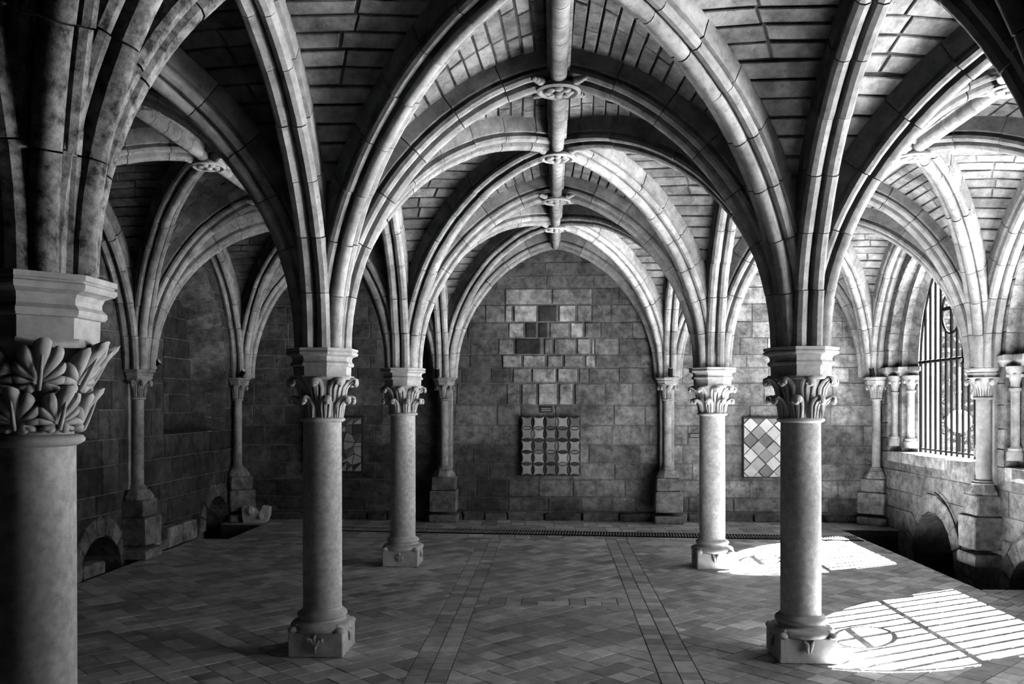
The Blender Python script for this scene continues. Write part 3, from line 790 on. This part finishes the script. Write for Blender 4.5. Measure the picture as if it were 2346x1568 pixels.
def column(x, y, cap, relief, label):
    c = tag(empty('column', (x, y, 0)), label, 'column', 'free-standing round columns')
    p = MB(); h = pl_half; p.box((-h, -h, 0), (h, h, .165), .006)
    p.build('plinth', 'carved', c, 30)
    f = MB(); fleur(f, -h, relief); f.build('relief', 'carved', c, 60)
    f = MB(); fleur(f, -h, 'leaf'); o = f.build('relief', 'carved', c, 60); o.rotation_euler.z = PI / 2 if x < 0 else -PI / 2
    for k in range(4):
        a = PI / 4 + k * PI / 2; s_ = MB(); r = .222
        s_.ball((r * cos(a), r * sin(a), .172), .032, 8, 6, .4, (1.15, 1.15, .75)); s_.ball(((r - .03) * cos(a), (r - .03) * sin(a), .185), .026, 8, 6)
        s_.build('corner_spur', 'carved', c, 60)
    b = MB(); b.lathe([(.1, .16), (.205, .163), (.212, .178), (.210, .192), (.196, .207), (.175, .212), (.158, .216), (.150, .225), (.150, .232), (.158, .238), (.166, .246), (.167, .258), (.160, .270), (.146, .276), (.143, .284), (.132, .288), (.13, .30)], 40)
    b.build('base', 'carved', c, 60)
    s_ = MB(); s_.lathe([(.1295, .28), (.1305, .6), (.1295, 1.1), (.1275, 1.552)], 48); s_.build('shaft', 'marble', c, 60)
    a = MB(); a.lathe([(.125, 1.545), (.140, 1.552), (.152, 1.560), (.153, 1.568), (.147, 1.577), (.125, 1.582)], 40); a.build('astragal', 'carved', c, 60)
    cp = empty('capital', parent=c)
    def rbell(z):
        t = min(max((z - 1.575) / .28, 0), 1); return .122 + .07 * t ** 2.2
    bl = MB(); bl.lathe([(rbell(1.575 + .27 * k / 8), 1.575 + .27 * k / 8) for k in range(9)], 32); oct_loft(bl, [(.1, 1.825), (.212, 1.832), (.218, 1.842), (.215, 1.858), (.1, 1.858)])
    bl.build('bell', 'carved', cp, 40)
    for k in range(8):
        l = MB(); a = PI / 8 + k * PI / 4
        if cap == 'palm': palmette(l, a + rad(-5), 1.587, .128, .062, rbell, .05)
        else: crocket(l, a, .124, 1.58, .212, 1.722, .048)
        l.build('leaf', 'carved', cp, 60)
        l = MB(); a = k * PI / 4
        if cap == 'palm': palmette(l, a + rad(-5), 1.70, .15, .068, rbell, .045)
        else: crocket(l, a, .138, 1.69, .232, 1.842, .062)
        l.build('leaf', 'carved', cp, 60)
    if cap != 'palm':
        for k in range(16):
            l = MB(); a = k * PI / 8 + PI / 16; l.tube([(.122 * cos(a), .122 * sin(a), 1.58), (.130 * cos(a), .130 * sin(a), 1.64), (.139 * cos(a), .139 * sin(a), 1.70)], [.011, .012, .008], 6)
            l.build('leaf_stem', 'carved', cp, 60)
    ab = MB(); oct_loft(ab, ABA); ab.build('abacus', 'carved', c)
    return c
column(-1.6, YC[1], 'palm', 'leaf', 'nearest round column with big palmette leaf capital, cropped by the photo edge')
column(-1.6, YC[2], 'crocket', 'lily', 'round column with fleur-de-lis plinth and curled leaf capital, left of centre')
column(1.6, YC[2], 'crocket', 'leaf', 'round column standing at the edge of the nearer sunlit patch, dark on one side')
column(-1.6, YC[3], 'crocket', 'flower', 'farther round column with flower relief plinth, on the shaded side')
column(1.6, YC[3], 'crocket', 'leaf', 'farther round column on the sunny side, beside the far light patch')
column(1.6, YC[1], 'crocket', 'leaf', 'round column standing just outside the frame on the sunny side')

# ------------------------------------------------------------------ wall shafts (responds) on stone pedestals
def respond(x, y, nx, ny, label, r=.058, corner=False, pz=.70):
    c = tag(empty('wall_shaft', (x, y, 0)), label, 'wall shaft', 'slender wall shafts')
    ang = math.atan2(ny, nx)
    def rot(mb):
        ca, sa = cos(ang), sin(ang)
        mb.v = [(p[0] * ca - p[1] * sa, p[0] * sa + p[1] * ca, p[2]) for p in mb.v]; return mb
    blocks = [(.0, .11, .20, .02), (.15, .45, .19, .02), (.45, .64, .165, 0), (.64, .64 + .0, 0, 0)]
    for z0, z1, hw, e in blocks[:3]:
        k = z1 * pz / .7; MB_ = MB(); MB_.box((-.16, -hw, z0 * pz / .7), (hw * .85 + e, hw, k - .004), .012, RND.uniform(.26, .36), .004)
        rot(MB_).build('pedestal_block', 'wall', c)
    zt = .64 * pz / .7
    b = MB(); oct_loft(b, [(.17, zt), (.165, zt + .03), (.125, zt + .09), (.12, zt + .10), (.09, zt + .102)]); b.build('pedestal_cap', 'wall', c)
    b = MB(); b.lathe([(r * 1.5, zt + .10), (r * 1.6, zt + .115), (r * 1.3, zt + .13), (r * 1.35, zt + .14), (r, zt + .155), (r, 1.72)], 20); b.build('shaft', 'dressed', c, 50)
    b = MB(); b.lathe([(r, 1.715), (r * 1.35, 1.722), (r * 1.35, 1.738), (r, 1.75)], 20); b.build('astragal', 'dressed', c, 50)
    cp = empty('capital', parent=c)
    b = MB(); b.lathe([(r * 1.0, 1.74), (r * 1.1, 1.80), (r * 1.6, 1.88), (r * 2.2, 1.93), (r * 2.3, 1.945)], 16); b.build('bell', 'dressed', cp, 50)
    for k in range(8):
        l = MB(); crocket(l, k * PI / 4, r * 1.02, 1.75, r * 2.35, 1.925, r * .62); l.build('leaf', 'dressed', cp, 60)
    a = MB(); oct_loft(a, [(.12, 1.94), (.150, 1.942), (.150, 1.972), (.160, 1.98), (.160, 1.992), (.152, 2.0), (.172, 2.016), (.182, 2.02), (.182, 2.04), (.05, 2.04)]); a.build('abacus', 'dressed', c)
    if not corner:
        q = MB(); q.box((-.22, -.10, zt + .1), (-.05, .10, 2.04), .008); rot(q).build('back_pilaster', 'dressed', c)
    return c
respond(-1.58, 12.5, 0, -1, 'slender wall shaft on stacked blocks at end wall, shaded side of the middle arch')
respond(1.58, 12.5, 0, -1, 'slender wall shaft on stacked blocks at end wall, sunny side of the middle arch')
respond(XS[0], 12.45, 1, -1, 'dark corner wall shaft where the end wall meets the shaded wall', corner=True)
respond(XS[3], 12.45, -1, -1, 'corner wall shaft where the end wall meets the windowed wall', corner=True)
respond(XS[0], YS[3], 1, 0, 'dark wall shaft on a stepped pedestal between the two walled-up windows', .062)
respond(XS[3], YS[3], -1, 0, 'stout wall shaft on a tall block pedestal between the two grilled windows', .075, pz=.8)
respond(XS[0], YS[2], 1, 0, 'wall shaft hidden behind the nearest round column', .062)
respond(XS[3], YS[2], -1, 0, 'wall shaft of the windowed wall just outside the frame', .07)
respond(XS[3], YS[1], -1, 0, 'wall shaft of the windowed wall beside the viewer', .07)

# ------------------------------------------------------------------ ceramic panels on the end wall
def panel_frame(x0, x1, z0, z1, name, label, group=None):
    p = tag(empty(name, ((x0 + x1) / 2, YWB - 0.05, z0)), label, 'panel', group)
    cx = (x0 + x1) / 2; b = MB(); b.box((x0 - cx, -0.03, 0), (x1 - cx, 0.03, z1 - z0), .006); b.build('backing', 'board', p)
    return p
x0, x1, z0, z1 = -.495, .361, .64, 1.49
p = panel_frame(x0, x1, z0, z1, 'ceramic_panel', 'square wall panel of grey glazed tiles with curved concave edges', 'ceramic wall panels')
n = 5; s_ = (x1 - x0) / n; W = x1 - x0
for a in range(n):
    for b in range(n):
        cx, cz = -W / 2 + (a + .5) * s_, (b + .5) * s_; poly = []
        vert = (a + b) % 2
        hs = s_ * .47
        for k, (ux, uz, vx, vz) in enumerate(((-1, -1, 1, -1), (1, -1, 1, 1), (1, 1, -1, 1), (-1, 1, -1, -1))):
            for q in range(5):
                t = q / 5; px, pz_ = ux + (vx - ux) * t, uz + (vz - uz) * t; bow = 1 - .26 * sin(PI * t)
                if k in (0, 2): pz_ *= bow
                else: px *= bow
                poly.append((cx + px * hs, -.031, cz + pz_ * hs))
        t_ = RND.choice((.14, .18, .22, .28, .36, .42)); m_ = MB(); m_.prism(poly, (0, -1, 0), RND.uniform(.02, .035), .012, t_); m_.build('tile', 'glaze', p)
        for dx, dz in ((.5, 0), (0, .5)):
            if (dx and a == n - 1) or (dz and b == n - 1): continue
            lens = []; L_ = hs * .8; Wd = hs * .24; ox, oz = cx + dx * s_, cz + dz * s_
            for q in range(12):
                an = 2 * PI * q / 12; u, v_ = L_ * cos(an), Wd * sin(an) * (abs(sin(an)) ** .3)
                lens.append((ox + (v_ if dx else u), -.031, oz + (u if dx else v_)))
            m_ = MB(); m_.prism(lens[::-1], (0, -1, 0), .014, .006, RND.choice((.04, .06, .1, .3))); m_.build('lens_tile', 'glaze', p)
x0, x1, z0, z1 = 2.673, 3.511, .64, 1.472
p = panel_frame(x0 - .015, x1 + .015, z0 - .015, z1 + .015, 'ceramic_panel', 'mosaic panel of pale and dark diamond tiles partly behind a column', 'ceramic wall panels')
W, H = x1 - x0, z1 - z0; d = .155
for a in range(-8, 9):
    for b in range(-8, 9):
        cx, cz = (a - b) * d / math.sqrt(2), H / 2 + (a + b) * d / math.sqrt(2); r = d / math.sqrt(2) * .95; jx, jz = RND.uniform(-.006, .006), RND.uniform(-.006, .006)
        q = clip_rect([(cx + jx, cz - r + jz), (cx + r + jx, cz + jz), (cx + jx, cz + r + jz), (cx - r + jx, cz + jz)], -W / 2, 0.012, W / 2, H + .005)
        if len(q) < 3 or area2(q) < .001: continue
        m_ = MB(); m_.prism([(x, -.031, z) for x, z in q], (0, -1, 0), RND.uniform(.008, .016), .004, RND.choice((.12, .2, .3, .38, .45, .5, .55))); m_.build('tile', 'glaze', p)
x0, x1, z0, z1 = -3.648, -2.772, .665, 1.5
p = panel_frame(x0, x1, z0, z1, 'ceramic_panel', 'dim mosaic panel of irregular dark shards half hidden by a column', 'ceramic wall panels')
W, H = x1 - x0, z1 - z0; gx, gz = 7, 7
gp = [[(-W / 2 + .03 + (W - .06) * a / gx + (RND.uniform(-.04, .04) if 0 < a < gx else 0), .03 + (H - .06) * b / gz + (RND.uniform(-.04, .04) if 0 < b < gz else 0)) for a in range(gx + 1)] for b in range(gz + 1)]
for b in range(gz):
    for a in range(gx):
        q = [gp[b][a], gp[b][a + 1], gp[b + 1][a + 1], gp[b + 1][a]]
        for tri in (([q[0], q[1], q[2]], [q[0], q[2], q[3]]) if RND.random() < .45 else (q,)):
            cx = sum(t[0] for t in tri) / len(tri); cz = sum(t[1] for t in tri) / len(tri)
            m_ = MB(); m_.prism([(cx + (x - cx) * .9, -.031, cz + (z - cz) * .9) for x, z in tri], (0, -1, 0), RND.uniform(.006, .016), .004, RND.choice((.06, .1, .14, .2, .3, .4))); m_.build('shard', 'glaze', p)
def plaque(x0, x1, z0, z1, label):
    p = tag(empty('plaque', ((x0 + x1) / 2, YWB - .012, z0)), label, 'plaque', 'small wall plaques'); W, H = x1 - x0, z1 - z0
    b = MB(); b.box((-W / 2, -.012, 0), (W / 2, .012, H), .002); b.build('plate', 'board', p)
    for k in range(2):
        b = MB(); b.box((-W * .38, -.0135, H * (.28 + .3 * k)), (W * .38, -.011, H * (.38 + .3 * k))); b.build('text_line', 'print', p)
plaque(-.22, -.04, 1.545, 1.635, 'small dark plaque with two pale text lines above the concave tile panel')
plaque(1.91, 2.07, 1.185, 1.255, 'small dark plaque beside the farther sunny column')

# ------------------------------------------------------------------ drain grate across the floor
ga, gb = V((-3.1, 11.62, 0)), V((3.75, 11.05, 0))
g = tag(empty('drain_grate', tuple((ga + gb) / 2)), 'long dark slotted drain grate crossing the floor before the end wall', 'grate')
g.rotation_euler.z = math.atan2(gb.y - ga.y, gb.x - ga.x); L = (gb - ga).length
for s_ in (-1, 1):
    b = MB(); b.box((-L / 2, s_ * .15 - .012, 0), (L / 2, s_ * .15 + .012, .012)); b.build('edge_bar', 'iron', g)
b = MB(); b.box((-L / 2, -.14, 0), (L / 2, .14, .002)); b.build('shadow_tray', 'iron', g)
b = MB(); k = int(L / .036)
for i in range(k):
    x = -L / 2 + L * (i + .5) / k; b.box((x - .007, -.14, .002), (x + .007, .14, .011), 0, .3)
o = b.build('grate_bars', 'rib', g); o['kind'] = 'stuff'

# ------------------------------------------------------------------ loose stones along the shaded wall
def block(lo, hi, label, tone=.3, group='loose stone blocks'):
    b = MB(); c = ((lo[0] + hi[0]) / 2, (lo[1] + hi[1]) / 2, lo[2]); b.box((lo[0] - c[0], lo[1] - c[1], 0), (hi[0] - c[0], hi[1] - c[1], hi[2] - lo[2]), .014, tone, .005)
    o = b.build('stone_block', 'wall'); o.location = c; tag(o, label, 'stone', group); return o
block((-4.63, 7.55, 0), (-4.45, 8.08, .31), 'upright pale stone block beside the nearest round column shaft', .38)
block((-4.63, 8.12, 0), (-4.46, 8.53, .12), 'low pale stone block next to the upright one by the near arch', .38)
b1 = block((-4.63, 9.98, 0), (-4.46, 10.385, .235), 'pale squared block beside the stepped pedestal, nearer of the pair', .42)
block((-4.63, 10.405, 0), (-4.46, 10.80, .235), 'pale squared block right next to the little dark arch', .42)
block((-4.63, 9.62, 0), (-4.465, 9.975, .13), 'flat low slab at the foot of the stepped pedestal', .34)
# broken carved fragment in the far corner
b = MB(); n = 9
for k, (hx, hy, z) in enumerate(((.10, .08, 0), (.15, .11, .06), (.17, .12, .14), (.17, .11, .19))):
    pass
pf = [(-.17, 0), (.13, 0), (.17, .1), (.18, .24), (.10, .25), (.05, .15), (.0, .20), (-.06, .23), (-.14, .25), (-.20, .2), (-.19, .08)]
A = [(x, -.10 + .02 * sin(9 * x), z) for x, z in pf] + [(x * .9, .10, z * .85) for x, z in pf]; k = len(pf)
b.add(A, [tuple(range(k)), tuple(range(2 * k - 1, k - 1, -1))] + [(i, i + k, (i + 1) % k + k, (i + 1) % k) for i in range(k)], .5)
b.ball((-.08, -.09, .17), .07, 8, 6, .5); b.ball((.06, -.09, .09), .05, 8, 6, .5)
o = b.build('carved_fragment', 'carved'); o.location = (-4.2, 12.3, 0); tag(o, 'broken pale carved stone fragment lying in the dark far corner', 'fragment')

# ------------------------------------------------------------------ little lamps on the capitals, lamp and cable on the wall
def lamp(x, y, z, ang, label, tilt=35):
    t = tag(empty('spot_lamp', (x, y, z)), label, 'lamp', 'small spot lamps on capitals'); t.rotation_euler.z = ang
    b = MB(); b.box((-.03, -.03, 0), (.03, .03, .012), .003); b.build('foot', 'iron', t)
    b = MB(); b.tube([(0, 0, .01), (0, 0, .05)], .008, 6); b.build('stem', 'iron', t)
    a = rad(tilt); d = V((cos(a), 0, sin(a)))
    b = MB(); b.tube([V((0, 0, .07)) - d * .05, V((0, 0, .07)) + d * .06], .032, 12); b.build('housing', 'iron', t, 40)
    b = MB(); b.tube([V((0, 0, .07)) + d * .058, V((0, 0, .07)) + d * .064], .026, 12); b.build('lens', 'globe', t, 40)
lamp(-1.66, 12.36, 2.04, -PI / 2, 'small black lamp on the end wall capital, shaded side of middle arch', 70)
lamp(1.6, 12.36, 2.04, -PI / 2, 'small lamp on the end wall capital, sunny side of middle arch', 75)
lamp(4.36, 12.36, 2.04, -PI * .75, 'small lamp on the corner capital beside the window', 70)
lamp(-4.45, 12.36, 2.04, -PI / 4, 'small black lamp on the dark far corner capital', 40)
lamp(-4.42, 9.52, 2.04, 0, 'small black lamp on the shaded wall capital above stepped pedestal', 30)
lamp(4.32, 9.5, 2.04, PI, 'small black lamp on the capital between the grilled windows', 20)
b = MB(); d = drR[0]; b.tube([(XWR - .045, d.c + (d.r + .27) * cos(rad(a)), d.zc + (d.r + .27) * sin(rad(a))) for a in range(100, 170, 8)], .008, 6)
o = b.build('cable', 'iron'); tag(o, 'thin black cable curving over the small arch below the window', 'cable')
b = MB(); b.ball((XWR - .05, d.c - .80, .30), .06, 10, 8, .4, (.7, .7, 1.2)); o = b.build('wall_light', 'iron'); tag(o, 'small dark oval wall light beside the little arch', 'lamp')

# ------------------------------------------------------------------ garden outside the windows
gr = MB(); gr.box((5.06, -20, .2), (60, 60, .55)); tag(gr.build('ground_outside', 'ground'), 'bright gravel ground outside the windows', 'ground', kind='structure')
def leaf_mass(name, c, r, n, label, cat, core=True):
    t = tag(empty(name, (c[0], c[1], .55)), label, cat, 'plants outside the window'); m_ = MB()
    for _ in range(n):
        while True:
            p = V((RND.uniform(-1, 1), RND.uniform(-1, 1), RND.uniform(-1, 1)))
            if .35 < p.length < 1: break
        q = V((p.x * r[0], p.y * r[1], c[2] - .55 + p.z * r[2])); s_ = RND.uniform(.05, .11)
        a = V((RND.uniform(-1, 1), RND.uniform(-1, 1), RND.uniform(-1, 1))).normalized(); b2 = a.cross(V((RND.uniform(-1, 1), RND.uniform(-1, 1), .3))).normalized()
        m_.add([q - a * s_, q + b2 * s_ * .45, q + a * s_, q - b2 * s_ * .45], [(0, 1, 2, 3)], RND.choice((.04, .06, .08, .1, .16)))
    if core: m_.ball((0, 0, c[2] - .55), 1, 14, 10, .04, (r[0] * .82, r[1] * .82, r[2] * .82))
    o = m_.build('foliage', 'leaf', t); o['kind'] = 'stuff'
    b = MB(); b.tube([(0, 0, 0), (.05, .03, c[2] * .4), (0, .06, c[2] - .4)], [.09, .07, .04], 8); b.build('trunk', 'bark', t, 40)
leaf_mass('garden_tree', (8.9, 18.6, 2.5), (1.3, 1.5, 1.9), 5000, 'dark leafy tree filling the corner window behind the iron bars', 'tree')
leaf_mass('garden_tree', (9.6, 14.6, 2.5), (1.3, 2.0, 1.9), 2500, 'dark leafy tree outside, level with the corner window', 'tree')
leaf_mass('garden_tree', (9.6, 7.0, 7.3), (1.3, 1.9, 2.2), 9000, 'tall airy tree added unseen outside to shade the window beside the viewer', 'tree', False)  # added crown, out of view, blocks most sun from the third window
leaf_mass('garden_tree', (10.6, 22.3, 2.6), (1.8, 1.9, 2.0), 3000, 'dark leafy tree farthest away outside the corner window', 'tree')
gw = tag(empty('garden_wall', (10, 26, .55)), 'tall pale stone wall beyond the trees outside the corner window', 'wall', kind='structure')
MB().box((-5, 0.02, 0), (9, .4, 6.2)).build('mortar_bed', 'mortar', gw)
emit(courses(lambda u, z: V((u, 0.02, z)), V((0, -1, 0)), -5, 9, rows_of(0, 6.2, .45), [], .6, 1.1, lambda u, z: .5 * RND.uniform(.8, 1.2)), 'stone_block', 'masonry', 'wall', gw, 0)
t = tag(empty('globe_lamp', (7.0, 15.6, .55)), 'round garden lamp globe on a thin post seen through the grille', 'lamp')
b = MB(); b.tube([(0, 0, 0), (0, 0, .65)], .025, 8); b.build('post', 'iron', t, 40)
b = MB(); b.ball((0, 0, .82), .2, 20, 14); b.build('globe', 'globe', t, 180)
b = MB(); b.tube([(0, 0, 1.0), (0, 0, 1.75)], .022, 8); b.build('rod', 'globe', t, 40)
b = MB(); b.lathe([(.02, 1.3), (.06, 1.31), (.06, 1.34), (.02, 1.35)], 12); b.build('collar', 'globe', t, 40)
